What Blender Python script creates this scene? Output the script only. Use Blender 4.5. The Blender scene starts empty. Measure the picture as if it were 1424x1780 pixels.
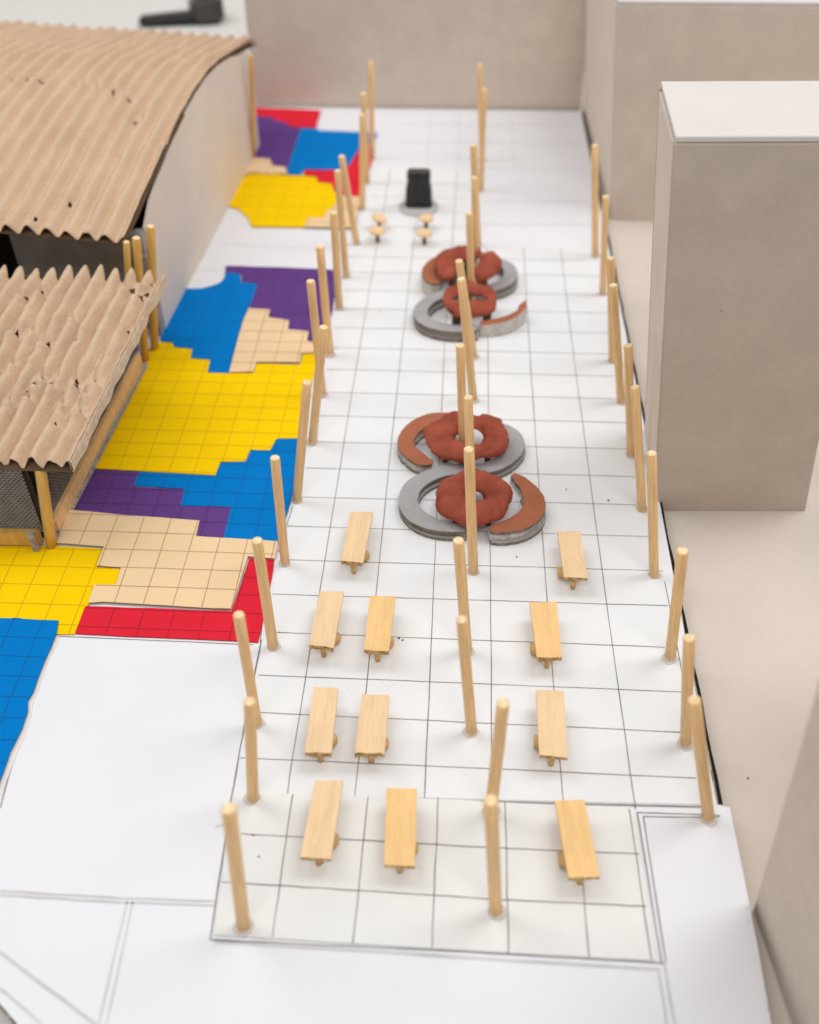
import bpy, bmesh, math, random
from mathutils import Vector, Matrix, noise
rnd = random.Random(7)
PI = math.pi
scn = bpy.context.scene
COL = scn.collection

# ------------------------------------------------------------------ camera
# one unit = one column of the pencil grid on the plaza sheet
RX = Vector((0.9987328, 0.0499636, -0.00603649))
UP = Vector((-0.03011244, 0.68936973, 0.72378354))
FW = Vector((-0.04032421, 0.72268459, -0.69000069))
CP = Vector((3.23198, -7.93321, 12.92109))
cd = bpy.data.cameras.new('camera'); cam = bpy.data.objects.new('camera', cd); COL.objects.link(cam)
cam.matrix_world = Matrix(((RX.x, UP.x, -FW.x, CP.x), (RX.y, UP.y, -FW.y, CP.y), (RX.z, UP.z, -FW.z, CP.z), (0, 0, 0, 1)))
cd.sensor_fit = 'VERTICAL'; cd.sensor_height = 36.0; cd.sensor_width = 28.8
cd.lens = 1700 / 1780 * 36.0
cd.clip_start = 0.1; cd.clip_end = 500
cd.dof.use_dof = True; cd.dof.focus_distance = 16.6; cd.dof.aperture_fstop = 0.165
scn.camera = cam

# ------------------------------------------------------------------ light: a room lit from the ceiling, plus an added fill
w = bpy.data.worlds.new('World'); scn.world = w; w.use_nodes = True
w.node_tree.nodes['Background'].inputs[0].default_value = (1.0, 1.0, 1.0, 1)
w.node_tree.nodes['Background'].inputs[1].default_value = 0.38

def area(name, loc, target, sx, sy, power, col):
    l = bpy.data.lights.new(name, 'AREA'); l.shape = 'RECTANGLE'; l.size = sx; l.size_y = sy
    l.energy = power; l.color = col
    o = bpy.data.objects.new(name, l); COL.objects.link(o); o.location = loc
    o.rotation_euler = (Vector(target) - Vector(loc)).to_track_quat('-Z', 'Y').to_euler()
    return o
area('ceiling_or_fill_light', (30, 19, 56), (2, 13, 0), 24, 42, 15500, (1.0, 0.99, 0.975))
area('ceiling_or_fill_light', (-28, 19, 56), (4, 13, 0), 24, 42, 12500, (1.0, 0.99, 0.975))
area('ceiling_or_fill_light', (6, -30, 60), (3, 20, 0), 44, 14, 13500, (1.0, 0.99, 0.975))  # unseen fill lamp added on the camera side for box fronts and floor
scn.view_settings.view_transform = 'Standard'; scn.view_settings.look = 'None'
scn.view_settings.exposure = -0.02; scn.view_settings.gamma = 1.0

# ------------------------------------------------------------------ measuring helpers: a sight line meets a real plane of the model
def ray(px, py): return FW + RX * ((px - 712) / 1700) - UP * ((py - 890) / 1700)
def G(px, py, h=0.0):
    d = ray(px, py); return CP + d * ((h - CP.z) / d.z)
def GP(px, py, a, b):                       # vertical plane through ground points a, b
    n = Vector((b[1] - a[1], -(b[0] - a[0]), 0)); d = ray(px, py)
    return CP + d * ((Vector((a[0], a[1], 0)) - CP).dot(n) / d.dot(n))
def GN(px, py, p0, n):
    d = ray(px, py); return CP + d * ((p0 - CP).dot(n) / d.dot(n))

# ------------------------------------------------------------------ materials
def mat(name, col, rough=0.7, spec=0.3, var=0.06, vscale=3.0, stretch=(1, 1, 1), bump=0.0, bscale=40.0, bstretch=(1, 1, 1),
        speck=0.0, speckcol=(0.2, 0.15, 0.1), speckscale=14.0, fibre=0.0, fscale=60.0, stains=0.0, stcol=None):
    m = bpy.data.materials.new(name); m.use_nodes = True; nt = m.node_tree; N = nt.nodes; L = nt.links
    b = N['Principled BSDF']; b.inputs['Roughness'].default_value = rough; b.inputs['Specular IOR Level'].default_value = spec
    tc = N.new('ShaderNodeTexCoord'); oi = N.new('ShaderNodeObjectInfo')
    addv = N.new('ShaderNodeVectorMath'); addv.operation = 'ADD'
    mulr = N.new('ShaderNodeMath'); mulr.operation = 'MULTIPLY'; mulr.inputs[1].default_value = 37.0
    L.new(oi.outputs['Random'], mulr.inputs[0]); L.new(tc.outputs['Object'], addv.inputs[0]); L.new(mulr.outputs[0], addv.inputs[1])
    def noisetex(sc, st, det=4.0):
        mp = N.new('ShaderNodeMapping'); mp.inputs['Scale'].default_value = st
        L.new(addv.outputs[0], mp.inputs['Vector']); t = N.new('ShaderNodeTexNoise'); t.inputs['Scale'].default_value = sc
        t.inputs['Detail'].default_value = det; L.new(mp.outputs[0], t.inputs['Vector']); return t
    def ramp(src, lo, hi):
        r = N.new('ShaderNodeMapRange'); r.inputs['From Min'].default_value = 0.3; r.inputs['From Max'].default_value = 0.7
        r.inputs['To Min'].default_value = lo; r.inputs['To Max'].default_value = hi; L.new(src, r.inputs['Value']); return r.outputs[0]
    t = noisetex(vscale, stretch)
    v = ramp(t.outputs[0], 1 - var, 1 + var)
    if fibre:
        t2 = noisetex(fscale, stretch, 2.0); v2 = ramp(t2.outputs[0], 1 - fibre, 1 + fibre)
        mm = N.new('ShaderNodeMath'); mm.operation = 'MULTIPLY'; L.new(v, mm.inputs[0]); L.new(v2, mm.inputs[1]); v = mm.outputs[0]
    sc = N.new('ShaderNodeVectorMath'); sc.operation = 'SCALE'; sc.inputs[0].default_value = col; L.new(v, sc.inputs['Scale'])
    out = sc.outputs[0]
    if stains:
        t3 = noisetex(1.1, (1, 1, 1), 5.0); r3 = N.new('ShaderNodeMapRange'); r3.inputs['From Min'].default_value = 0.52; r3.inputs['From Max'].default_value = 0.75
        r3.inputs['To Max'].default_value = stains; L.new(t3.outputs[0], r3.inputs['Value'])
        mx = N.new('ShaderNodeMix'); mx.data_type = 'RGBA'; L.new(r3.outputs[0], mx.inputs['Factor']); L.new(out, mx.inputs['A'])
        mx.inputs['B'].default_value = (*(stcol or speckcol), 1); out = mx.outputs['Result']
    if speck:
        vo = N.new('ShaderNodeTexVoronoi'); vo.inputs['Scale'].default_value = speckscale; L.new(addv.outputs[0], vo.inputs['Vector'])
        t4 = noisetex(2.3, (1, 1, 1), 2.0)
        r4 = N.new('ShaderNodeMapRange'); r4.inputs['From Min'].default_value = 0.5; r4.inputs['From Max'].default_value = 0.75
        r4.inputs['To Min'].default_value = 0.0; r4.inputs['To Max'].default_value = 0.085; L.new(t4.outputs[0], r4.inputs['Value'])
        lt = N.new('ShaderNodeMath'); lt.operation = 'LESS_THAN'; L.new(vo.outputs['Distance'], lt.inputs[0]); L.new(r4.outputs[0], lt.inputs[1])
        m5 = N.new('ShaderNodeMath'); m5.operation = 'MULTIPLY'; L.new(lt.outputs[0], m5.inputs[0]); m5.inputs[1].default_value = speck
        mx = N.new('ShaderNodeMix'); mx.data_type = 'RGBA'; L.new(m5.outputs[0], mx.inputs['Factor']); L.new(out, mx.inputs['A'])
        mx.inputs['B'].default_value = (*speckcol, 1); out = mx.outputs['Result']
    L.new(out, b.inputs['Base Color'])
    if bump:
        tb = noisetex(bscale, bstretch, 5.0); bp = N.new('ShaderNodeBump'); bp.inputs['Strength'].default_value = bump
        bp.inputs['Distance'].default_value = 0.03; L.new(tb.outputs[0], bp.inputs['Height']); L.new(bp.outputs[0], b.inputs['Normal'])
    return m

M = {}
M['paper'] = mat('white_paper', (0.785, 0.785, 0.82), 0.6, 0.3, 0.012, 0.5, bump=0.05, bscale=3, speck=0.25, speckcol=(0.5, 0.49, 0.5), speckscale=3.0)
M['sheet'] = mat('gridded_paper', (0.79, 0.80, 0.815), 0.65, 0.25, 0.015, 0.8, bump=0.06, bscale=3, speck=0.55, speckcol=(0.42, 0.4, 0.38), speckscale=4.5)
M['tracing'] = mat('tracing_paper', (0.765, 0.765, 0.75), 0.55, 0.3, 0.03, 0.9, bump=0.06, bscale=3, speck=0.5, speckcol=(0.4, 0.37, 0.33), speckscale=4.0)
M['line'] = mat('pencil_line', (0.27, 0.235, 0.225), 0.8, 0.1, 0.35, 1.5)
M['line_soft'] = mat('soft_pencil_line', (0.60, 0.59, 0.60), 0.8, 0.1, 0.12, 1.5)
M['line_faint'] = mat('faint_printed_line', (0.70, 0.70, 0.735), 0.8, 0.1, 0.1, 1.5)
COLS = dict(yellow=((0.93, 0.60, 0.002), (0.66, 0.40, 0.002)), blue=((0.001, 0.185, 0.55), (0.001, 0.115, 0.36)),
            purple=((0.125, 0.052, 0.225), (0.072, 0.03, 0.13)), red=((0.70, 0.022, 0.042), (0.40, 0.012, 0.022)),
            cream=((0.82, 0.60, 0.36), (0.42, 0.25, 0.14)))
for k, (a, b) in COLS.items():
    M[k] = mat(k + '_paper', a, 0.75, 0.04, 0.025, 1.3, bump=0.05, bscale=4)
    M[k + '_line'] = mat(k + '_ink_and_edge_shade', b, 0.7, 0.2, 0.05, 2.0)
M['edge'] = mat('brown_cut_edge', (0.16, 0.115, 0.08), 0.9, 0.1, 0.3, 9.0)
M['whitecard'] = mat('white_card', (0.78, 0.74, 0.70), 0.7, 0.2, 0.03, 2)
M['floor'] = mat('beige_card', (0.655, 0.575, 0.505), 0.75, 0.2, 0.025, 0.7, bump=0.1, bscale=9, speck=0.7, speckcol=(0.30, 0.25, 0.20), speckscale=2.2, fibre=0.012, fscale=7)
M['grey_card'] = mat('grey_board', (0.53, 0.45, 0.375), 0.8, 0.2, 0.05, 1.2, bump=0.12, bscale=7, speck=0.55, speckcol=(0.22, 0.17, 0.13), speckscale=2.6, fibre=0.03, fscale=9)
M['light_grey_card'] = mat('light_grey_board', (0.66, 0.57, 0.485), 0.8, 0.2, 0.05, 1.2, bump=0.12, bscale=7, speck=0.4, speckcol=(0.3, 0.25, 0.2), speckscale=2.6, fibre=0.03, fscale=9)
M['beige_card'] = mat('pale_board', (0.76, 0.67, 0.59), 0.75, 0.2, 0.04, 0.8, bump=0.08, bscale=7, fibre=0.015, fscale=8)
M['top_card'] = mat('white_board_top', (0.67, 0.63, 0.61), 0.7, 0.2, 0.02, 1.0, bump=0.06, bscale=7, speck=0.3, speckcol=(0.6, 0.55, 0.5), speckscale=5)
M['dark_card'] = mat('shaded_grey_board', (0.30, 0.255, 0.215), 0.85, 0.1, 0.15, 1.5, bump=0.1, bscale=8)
M['black_card'] = mat('black_gap_card', (0.02, 0.017, 0.014), 0.95, 0.05, 0.1, 2)  # black for gaps and interiors, their darkness put into the colour
M['kraft'] = mat('kraft_cardboard', (0.60, 0.43, 0.295), 0.85, 0.15, 0.05, 2.2, stretch=(1, 0.35, 1), bump=0.35, bscale=16, bstretch=(1, 0.6, 1), fibre=0.06, fscale=26, speck=0.35, speckcol=(0.30, 0.19, 0.11), speckscale=9)
M['kraft_shaded'] = mat('kraft_liner_shade', (0.16, 0.10, 0.06), 0.9, 0.1, 0.12, 3)  # shade inside flutes and tears put into the liner's colour
M['kraft_fluff'] = mat('torn_kraft_edge', (0.66, 0.52, 0.38), 0.95, 0.1, 0.15, 8, bump=0.4, bscale=30)
M['dowel'] = mat('bamboo', (0.84, 0.545, 0.26), 0.5, 0.35, 0.10, 1.6, stretch=(6, 6, 0.2), bump=0.15, bscale=14, bstretch=(5, 5, 0.15), fibre=0.14, fscale=9)
M['dowel_end'] = mat('bamboo_end_grain', (0.86, 0.66, 0.40), 0.8, 0.2, 0.3, 26)
M['dowel_y'] = mat('varnish_bounce_bamboo', (0.66, 0.39, 0.10), 0.45, 0.4, 0.12, 1.6, stretch=(6, 6, 0.35), fibre=0.12, fscale=9)  # varnish tone; yellow bounce from the papers is mixed into the colour
M['plank'] = mat('pale_wood', (0.82, 0.585, 0.345), 0.6, 0.25, 0.06, 1.2, stretch=(5, 0.5, 5), bump=0.08, bscale=8, bstretch=(6, 0.4, 5), fibre=0.055, fscale=7)
M['plank2'] = mat('golden_wood', (0.84, 0.545, 0.245), 0.6, 0.25, 0.06, 1.2, stretch=(5, 0.5, 5), bump=0.08, bscale=8, bstretch=(6, 0.4, 5), fibre=0.06, fscale=7)
M['prop'] = mat('pale_wood_prop', (0.66, 0.43, 0.19), 0.8, 0.15, 0.25, 9)
M['plank_end'] = mat('rough_end_grain', (0.54, 0.34, 0.15), 0.9, 0.1, 0.55, 16, bump=0.6, bscale=30)
M['clay'] = mat('red_clay', (0.335, 0.08, 0.048), 0.85, 0.12, 0.20, 3.0, bump=0.35, bscale=7, speck=0.6, speckcol=(0.10, 0.03, 0.02), speckscale=8)
M['rust'] = mat('rust_painted_card', (0.37, 0.125, 0.062), 0.7, 0.25, 0.10, 2.5, bump=0.2, bscale=16)
M['greypaint'] = mat('grey_painted_card', (0.38, 0.37, 0.375), 0.75, 0.2, 0.06, 4.0, bump=0.2, bscale=30, fibre=0.05, fscale=30, speck=0.3, speckcol=(0.3, 0.28, 0.27), speckscale=16)
M['layer'] = mat('cardboard_layer_edge', (0.22, 0.18, 0.145), 0.9, 0.1, 0.4, 8)
M['pale_layer'] = mat('pale_cardboard_layer', (0.60, 0.56, 0.51), 0.9, 0.1, 0.2, 8)
M['stump'] = mat('dark_cardboard_prop', (0.12, 0.095, 0.075), 0.9, 0.1, 0.35, 7)
M['black'] = mat('black_plastic', (0.012, 0.011, 0.010), 0.35, 0.5, 0.2, 3)
M['blackgrey'] = mat('grey_plastic_or_highlight', (0.055, 0.045, 0.042), 0.3, 0.5, 0.2, 3)
M['disc'] = mat('grey_disc_card', (0.50, 0.49, 0.48), 0.6, 0.3, 0.06, 3)
M['wire'] = mat('wire_gauze', (0.30, 0.275, 0.25), 0.45, 0.5, 0.2, 4)
M['gauze_shade'] = mat('unlit_interior_tone', (0.055, 0.045, 0.038), 0.9, 0.1, 0.2, 3)  # darkness of the unlit market interior painted as a colour
M['foam'] = mat('grey_foam_edge', (0.36, 0.33, 0.31), 0.9, 0.1, 0.35, 9, bump=0.6, bscale=20)
M['wall_far'] = mat('white_wall', (0.72, 0.70, 0.675), 0.8, 0.2, 0.01, 0.3)
def glue():
    m = bpy.data.materials.new('clear_glue'); m.use_nodes = True; nt = m.node_tree; N = nt.nodes; L = nt.links
    out = N['Material Output']; b = N['Principled BSDF']; b.inputs['Base Color'].default_value = (0.80, 0.72, 0.62, 1); b.inputs['Roughness'].default_value = 0.18
    t = N.new('ShaderNodeBsdfTransparent'); mx = N.new('ShaderNodeMixShader'); mx.inputs[0].default_value = 0.38
    L.new(t.outputs[0], mx.inputs[1]); L.new(b.outputs[0], mx.inputs[2]); L.new(mx.outputs[0], out.inputs['Surface']); return m
M['glue'] = glue()

# ------------------------------------------------------------------ build helpers
def link(name, me, parent=None):
    o = bpy.data.objects.new(name, me); COL.objects.link(o)
    if parent is not None:
        o.parent = parent
        if me is not None and parent.type == 'EMPTY': pass
    return o
def tag(o, label=None, cat=None, group=None, kind=None):
    if label: o['label'] = label
    if cat: o['category'] = cat
    if group: o['group'] = group
    if kind: o['kind'] = kind
    return o
def empty(name, loc=(0, 0, 0), rz=0.0):
    o = bpy.data.objects.new(name, None); COL.objects.link(o); o.location = loc; o.rotation_euler = (0, 0, rz); o.empty_display_size = 0.1
    return o
def finish(bm, name, mats, parent=None, smooth=False, origin=None):
    """bm in world coordinates; the object gets its origin at `origin` (or the parent's origin)."""
    me = bpy.data.meshes.new(name)
    if not isinstance(mats, (list, tuple)): mats = [mats]
    for m in mats: me.materials.append(m)
    bmesh.ops.recalc_face_normals(bm, faces=bm.faces)
    if smooth:
        for f in bm.faces: f.smooth = True
    off = Vector(origin) if origin is not None else Vector((0, 0, 0))
    pl = Vector((0, 0, 0))
    if parent is not None:
        q = parent
        while q is not None: pl += q.location; q = q.parent
    bmesh.ops.translate(bm, verts=bm.verts, vec=-off)
    bm.to_mesh(me); bm.free()
    o = link(name, me, parent); o.location = off - pl
    return o
def poly_area(p): return sum(p[i][0] * p[(i + 1) % len(p)][1] - p[(i + 1) % len(p)][0] * p[i][1] for i in range(len(p))) / 2
def prism(bm, poly, z0, z1, top_mi=0, side_mi=0, tri=True):
    if poly_area(poly) < 0: poly = list(reversed(poly))
    lo = [bm.verts.new((p[0], p[1], z0)) for p in poly]; hi = [bm.verts.new((p[0], p[1], z1)) for p in poly]
    n = len(poly)
    ft = bm.faces.new(hi); ft.material_index = top_mi
    fb = bm.faces.new(list(reversed(lo))); fb.material_index = side_mi
    for i in range(n):
        f = bm.faces.new((lo[i], lo[(i + 1) % n], hi[(i + 1) % n], hi[i])); f.material_index = side_mi
    if tri:
        ft.normal_update(); fb.normal_update(); bmesh.ops.triangulate(bm, faces=[ft, fb], ngon_method='EAR_CLIP')
def box(bm, a, b, mi=0):
    x0, y0, z0 = a; x1, y1, z1 = b
    v = [bm.verts.new(p) for p in ((x0, y0, z0), (x1, y0, z0), (x1, y1, z0), (x0, y1, z0), (x0, y0, z1), (x1, y0, z1), (x1, y1, z1), (x0, y1, z1))]
    for q in ((3, 2, 1, 0), (4, 5, 6, 7), (0, 1, 5, 4), (1, 2, 6, 5), (2, 3, 7, 6), (3, 0, 4, 7)):
        f = bm.faces.new([v[i] for i in q]); f.material_index = mi
def hexa(bm, pts, mi=0):                    # pts: bottom 4 (ccw) + top 4
    v = [bm.verts.new(p) for p in pts]
    for q in ((3, 2, 1, 0), (4, 5, 6, 7), (0, 1, 5, 4), (1, 2, 6, 5), (2, 3, 7, 6), (3, 0, 4, 7)):
        f = bm.faces.new([v[i] for i in q]); f.material_index = mi
def rod(bm, a, b, r0, r1, n=14, bev=0.18, side=0, cap=1, wob=0.0, rings=1):
    a = Vector(a); b = Vector(b); d = (b - a); L_ = d.length; d.normalize()
    u = d.orthogonal().normalized(); v = d.cross(u)
    prof = [(0, r0)] + [((k + 1) / (rings + 1), r0 + (r1 - r0) * (k + 1) / (rings + 1)) for k in range(rings)] + [(1 - bev * r1 / L_, r1), (1, r1 * (1 - bev))]
    prev = None; first = None
    for t, r in prof:
        ring = [bm.verts.new(a + d * (L_ * t) + (u * math.cos(2 * PI * k / n) + v * math.sin(2 * PI * k / n)) * r * (1 + rnd.uniform(-wob, wob))) for k in range(n)]
        if prev:
            for k in range(n):
                f = bm.faces.new((prev[k], prev[(k + 1) % n], ring[(k + 1) % n], ring[k])); f.material_index = side; f.smooth = True
        else: first = ring
        prev = ring
    f = bm.faces.new(prev); f.material_index = cap
    f = bm.faces.new(list(reversed(first))); f.material_index = cap
def strip(bm, pts, wd, z, wob=0.0):
    """a drawn line: thin ribbon lying at height z"""
    out = []
    n = len(pts)
    for i in range(n):
        a = Vector(pts[max(i - 1, 0)][:2]); b = Vector(pts[min(i + 1, n - 1)][:2]); d = (b - a)
        if d.length < 1e-6: continue
        d.normalize(); nn = Vector((-d.y, d.x)); p = Vector(pts[i][:2]) + nn * rnd.uniform(-wob, wob); h = wd / 2 * rnd.uniform(0.8, 1.2)
        out.append((bm.verts.new((*(p + nn * h), z)), bm.verts.new((*(p - nn * h), z))))
    for (a, b), (c, d) in zip(out, out[1:]): bm.faces.new((b, d, c, a))
def segs(p, q, n): return [(p[0] + (q[0] - p[0]) * i / n, p[1] + (q[1] - p[1]) * i / n) for i in range(n + 1)]
def clip_line(poly, axis, c):
    """parts of the line (coordinate axis = c) inside poly, as pairs along the other axis"""
    xs = []
    n = len(poly); o = 1 - axis
    for i in range(n):
        a, b = poly[i], poly[(i + 1) % n]
        if (a[axis] - c) * (b[axis] - c) < 0:
            t = (c - a[axis]) / (b[axis] - a[axis]); xs.append(a[o] + t * (b[o] - a[o]))
    xs.sort(); return [(xs[i], xs[i + 1]) for i in range(0, len(xs) - 1, 2)]
def P(lst, h=0.0): return [tuple(G(x, y, h)[:2]) for x, y in lst]

# ================================================================== the setting
BZ = -0.25
bm = bmesh.new(); box(bm, (-60, -30, -0.75), (60, 46, -0.5)); tag(finish(bm, 'table_surface', M['wall_far']), kind='structure')
bm = bmesh.new(); box(bm, (-60, 46, -8), (60, 46.4, 40)); tag(finish(bm, 'wall', M['wall_far']), kind='structure')
bm = bmesh.new(); box(bm, (1.5, -9, -0.45), (24, 31.5, BZ)); tag(finish(bm, 'ground', M['floor']), kind='structure')

# the board of the model
board = [(7.24, 25.3), (7.27, 16), (7.29, 6.3), (7.25, -0.36), (7.43, -0.40), (7.43, -1.2), (7.42, -2.4), (7.39, -3.4), (7.38, -5.2),
         (-0.1, -5.2), (-1.6, -4.03), (-2.217, -3.57), (-4.2, -2.1), (-4.6, -1.7), (-13, -1.7), (-13, 25.3)]
bm = bmesh.new(); prism(bm, board, BZ + 0.002, 0.0, 0, 1)
pb = tag(finish(bm, 'plaza_board', [M['paper'], M['edge']]), 'long white paper-covered base board carrying the plaza, posts and coloured papers', 'model board')
# brown frayed layers along the edges of the board
bm = bmesh.new()
def fray(a, b, n, s):
    for i in range(n):
        t0 = (i + rnd.uniform(0, .6)) / n; t1 = t0 + rnd.uniform(.3, .8) / n
        p = Vector(a).lerp(Vector(b), t0); q = Vector(a).lerp(Vector(b), min(t1, 1)); d = (q - p).normalized(); nn = Vector((d.y, -d.x)) * s
        e = rnd.uniform(0.01, 0.05); z0 = rnd.uniform(-0.2, -0.12); z1 = rnd.uniform(-0.09, -0.03)
        hexa(bm, [(p.x, p.y, z0), (p.x + nn.x * e, p.y + nn.y * e, z0), (q.x + nn.x * e, q.y + nn.y * e, z0), (q.x, q.y, z0),
                  (p.x, p.y, z1), (p.x + nn.x * e, p.y + nn.y * e, z1), (q.x + nn.x * e, q.y + nn.y * e, z1), (q.x, q.y, z1)])
fray((7.42, -5.2), (7.43, -0.5), 26, -1); fray((7.39, -4.6), (7.42, -1.9), 9, -2.4); fray((7.28, -0.3), (7.25, 25), 70, -1); fray((-4.2, -2.1), (-0.1, -5.2), 22, -1)
finish(bm, 'frayed_edge', M['edge'], pb)['kind'] = 'stuff'
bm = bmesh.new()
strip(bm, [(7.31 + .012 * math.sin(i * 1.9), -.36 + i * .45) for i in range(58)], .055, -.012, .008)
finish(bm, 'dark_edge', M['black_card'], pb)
# pencilled outlines on the white paper
bm = bmesh.new(); Z = 0.006
def L(a, b, wd, n=6, wob=0.004): strip(bm, segs(tuple(G(*a)[:2]), tuple(G(*b)[:2]), n), wd, Z, wob)
L((98, 1106), (440, 1121), .016); L((98, 1106), (46, 1245), .018); L((46, 1245), (0, 1405), .018)
L((455, 1112), (425, 1262), .022); L((425, 1262), (402, 1390), .022); L((402, 1390), (366, 1634), .022, 8)
L((465, 960), (453, 1118), .016); L((509, 880), (484, 960), .016)
L((366, 1634), (760, 1652), .017, 8); L((760, 1652), (1153, 1675), .017, 8)
finish(bm, 'pencil_line', M['line'], pb)['kind'] = 'stuff'; bm = bmesh.new()
L((0, 1549), (200, 1561), .03); L((200, 1561), (374, 1567), .03); L((0, 1556), (200, 1568), .03); L((200, 1568), (374, 1574), .03)
L((221, 1568), (172, 1780), .026); L((231, 1568), (186, 1780), .026); L((0, 1655), (168, 1782), .04); L((0, 1718), (72, 1780), .035)
L((372, 1636), (1142, 1686), .045, 10); L((1144, 1682), (1162, 1800), .03); L((1154, 1672), (1176, 1800), .03)
L((374, 1438), (392, 1432), .03, 2)
finish(bm, 'pencil_line', M['line_soft'], pb)['kind'] = 'stuff'; bm = bmesh.new()
for y in (20.7, 18.6, 17.2, 22.6, 24.0): strip(bm, segs((3.9 if y < 20 else 1.2, y), (7.0, y + .1), 6), .05, Z)
for x in (2.24, 3.2, 4.9): strip(bm, segs((x, 20.9), (x - .02, 25), 4), .03, Z)
L((330, 470), (590, 470), .03); L((380, 425), (570, 432), .03)
finish(bm, 'pencil_line', M['line_faint'], pb)['kind'] = 'stuff'
bm = bmesh.new()
L((1300, 1575), (1287, 1592), .02, 2); L((1287, 1592), (1285, 1604), .02, 2); L((1285, 1604), (1304, 1602), .02, 2)
finish(bm, 'pencil_line', M['line_soft'], pb)['kind'] = 'stuff'

# gridded sheets
main = P([(412, 1386), (720, 1387), (1000, 1394), (1240, 1399)]) + [(7.2, 3), (7.14, 9), (7.02, 15.95)] + P([(838, 430), (829, 294), (643, 291), (622, 428), (598, 560), (566, 720), (540, 800), (509, 890), (482, 985), (458, 1118), (447, 1180), (420, 1318)])
bm = bmesh.new(); prism(bm, main, 0.001, 0.012)
ms = tag(finish(bm, 'gridded_sheet', M['sheet']), 'large white paper sheet ruled with grey pencil squares along the plaza', 'paper sheet')
bm = bmesh.new(); Z = 0.016
ROWS = [(418, 1318, 1210, 1353), (447, 1239.5, 1185, 1273.8), (450, 1174, 1185, 1203.8), (480, 1100, 1155, 1126), (474, 1033.5, 1161, 1054), (500, 974, 1152, 993.5), (500, 915.5, 1127, 933.5), (526, 865, 1108, 878.5), (532, 814, 1104, 829.7), (553, 769, 1092, 781.6), (556, 723.5, 1090, 735.6), (565, 683, 1072, 694), (568, 642.5, 1067, 655), (575, 605, 1062, 616.5), (580, 570, 1058, 580), (585, 537, 1056, 545), (596, 505, 1052, 514), (600, 474, 1048, 481), (605, 447, 1040, 454), (628, 395, 832, 396)]
for i, (a, b, c, d) in enumerate(ROWS): strip(bm, segs(tuple(G(a, b)[:2]), tuple(G(c, d)[:2]), 12), .0155, Z, .006)
for y in (17.85, 18.75, 19.65): strip(bm, segs((.75, y), (3.8, y), 6), .013, Z, .006)
strip(bm, segs(tuple(G(415, 1384)[:2]), tuple(G(1238, 1403)[:2]), 10), .024, Z, .005)
VC = [[(.98, -.5), (.98, .1), (1.0, 4), (1.02, 7.85), (1.05, 12), (1.1, 16), (1.15, 20.6)], [(1.98, -.52), (1.99, 3), (2.0, 8), (2.03, 12), (2.06, 16), (2.12, 20.6)],
      [(3.0, -.52), (3.0, 3), (3.0, 6), (3.02, 12), (3.1, 16.1), (3.17, 20.6)], [(3.98, -.5), (4.0, 2), (4.01, 6), (4.02, 11), (4.02, 15.9)],
      [(5.02, -.5), (5.0, 2), (4.98, 6), (4.98, 10), (5.0, 15.9)], [(6.06, -.5), (6.03, 2), (6.0, 6), (5.98, 11), (5.99, 15.9)], [(7.13, -.45), (7.1, 2), (7.1, 4.0)]]
for v in VC:
    pts = []
    for a, b in zip(v, v[1:]): pts += segs(a, b, 4)[:-1]
    strip(bm, pts + [v[-1]], .0155, Z, .005)
finish(bm, 'pencil_grid', M['line'], ms)['kind'] = 'stuff'
near = P([(409, 1378), (720, 1388), (1104, 1408), (1140, 1671), (760, 1650), (372, 1626)])
bm = bmesh.new(); prism(bm, near, 0.013, 0.024)
ns = tag(finish(bm, 'gridded_sheet', M['tracing']), 'greyish tracing paper sheet with wide pencil squares at the near end of the plaza', 'paper sheet')
bm = bmesh.new(); Z = 0.028
for a, b, c, d in ((419, 1451, 633, 1462.4), (633, 1462.4, 879, 1476.3), (879, 1476.3, 1111, 1486), (386, 1534.4, 623, 1549.6), (623, 1549.6, 882, 1566), (882, 1566, 1123, 1577), (509, 1382, 474, 1630), (640, 1386, 614, 1641), (762, 1388, 751, 1648), (878, 1396, 884, 1659), (1001, 1403, 1024, 1666), (1094, 1408, 1132, 1670)):
    strip(bm, segs(tuple(G(a, b)[:2]), tuple(G(c, d)[:2]), 8), .0165, Z, .005)
finish(bm, 'pencil_grid', M['line'], ns)['kind'] = 'stuff'
# white panel sheet near right with double outline
pan = P([(1107, 1413), (1256, 1417)]) + [(7.36, -1.5), (7.34, -3), (7.33, -5.1)] + P([(1180, 1800), (1158, 1675)])
bm = bmesh.new(); prism(bm, pan, 0.001, 0.010)
ps = tag(finish(bm, 'border_sheet', M['paper']), 'narrow smooth white paper strip with a double pencil outline in the near outer corner', 'paper sheet')
bm = bmesh.new(); Z = 0.014
for a, b, c, d in ((1108, 1413, 1250, 1418), (1118, 1420, 1232, 1422), (1108, 1413, 1150, 1675), (1118, 1420, 1158, 1674), (1240, 1421, 1252, 1419)):
    strip(bm, segs(tuple(G(a, b)[:2]), tuple(G(c, d)[:2]), 8), .018, Z, .003)
finish(bm, 'pencil_line', M['line'], ps)['kind'] = 'stuff'

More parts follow.
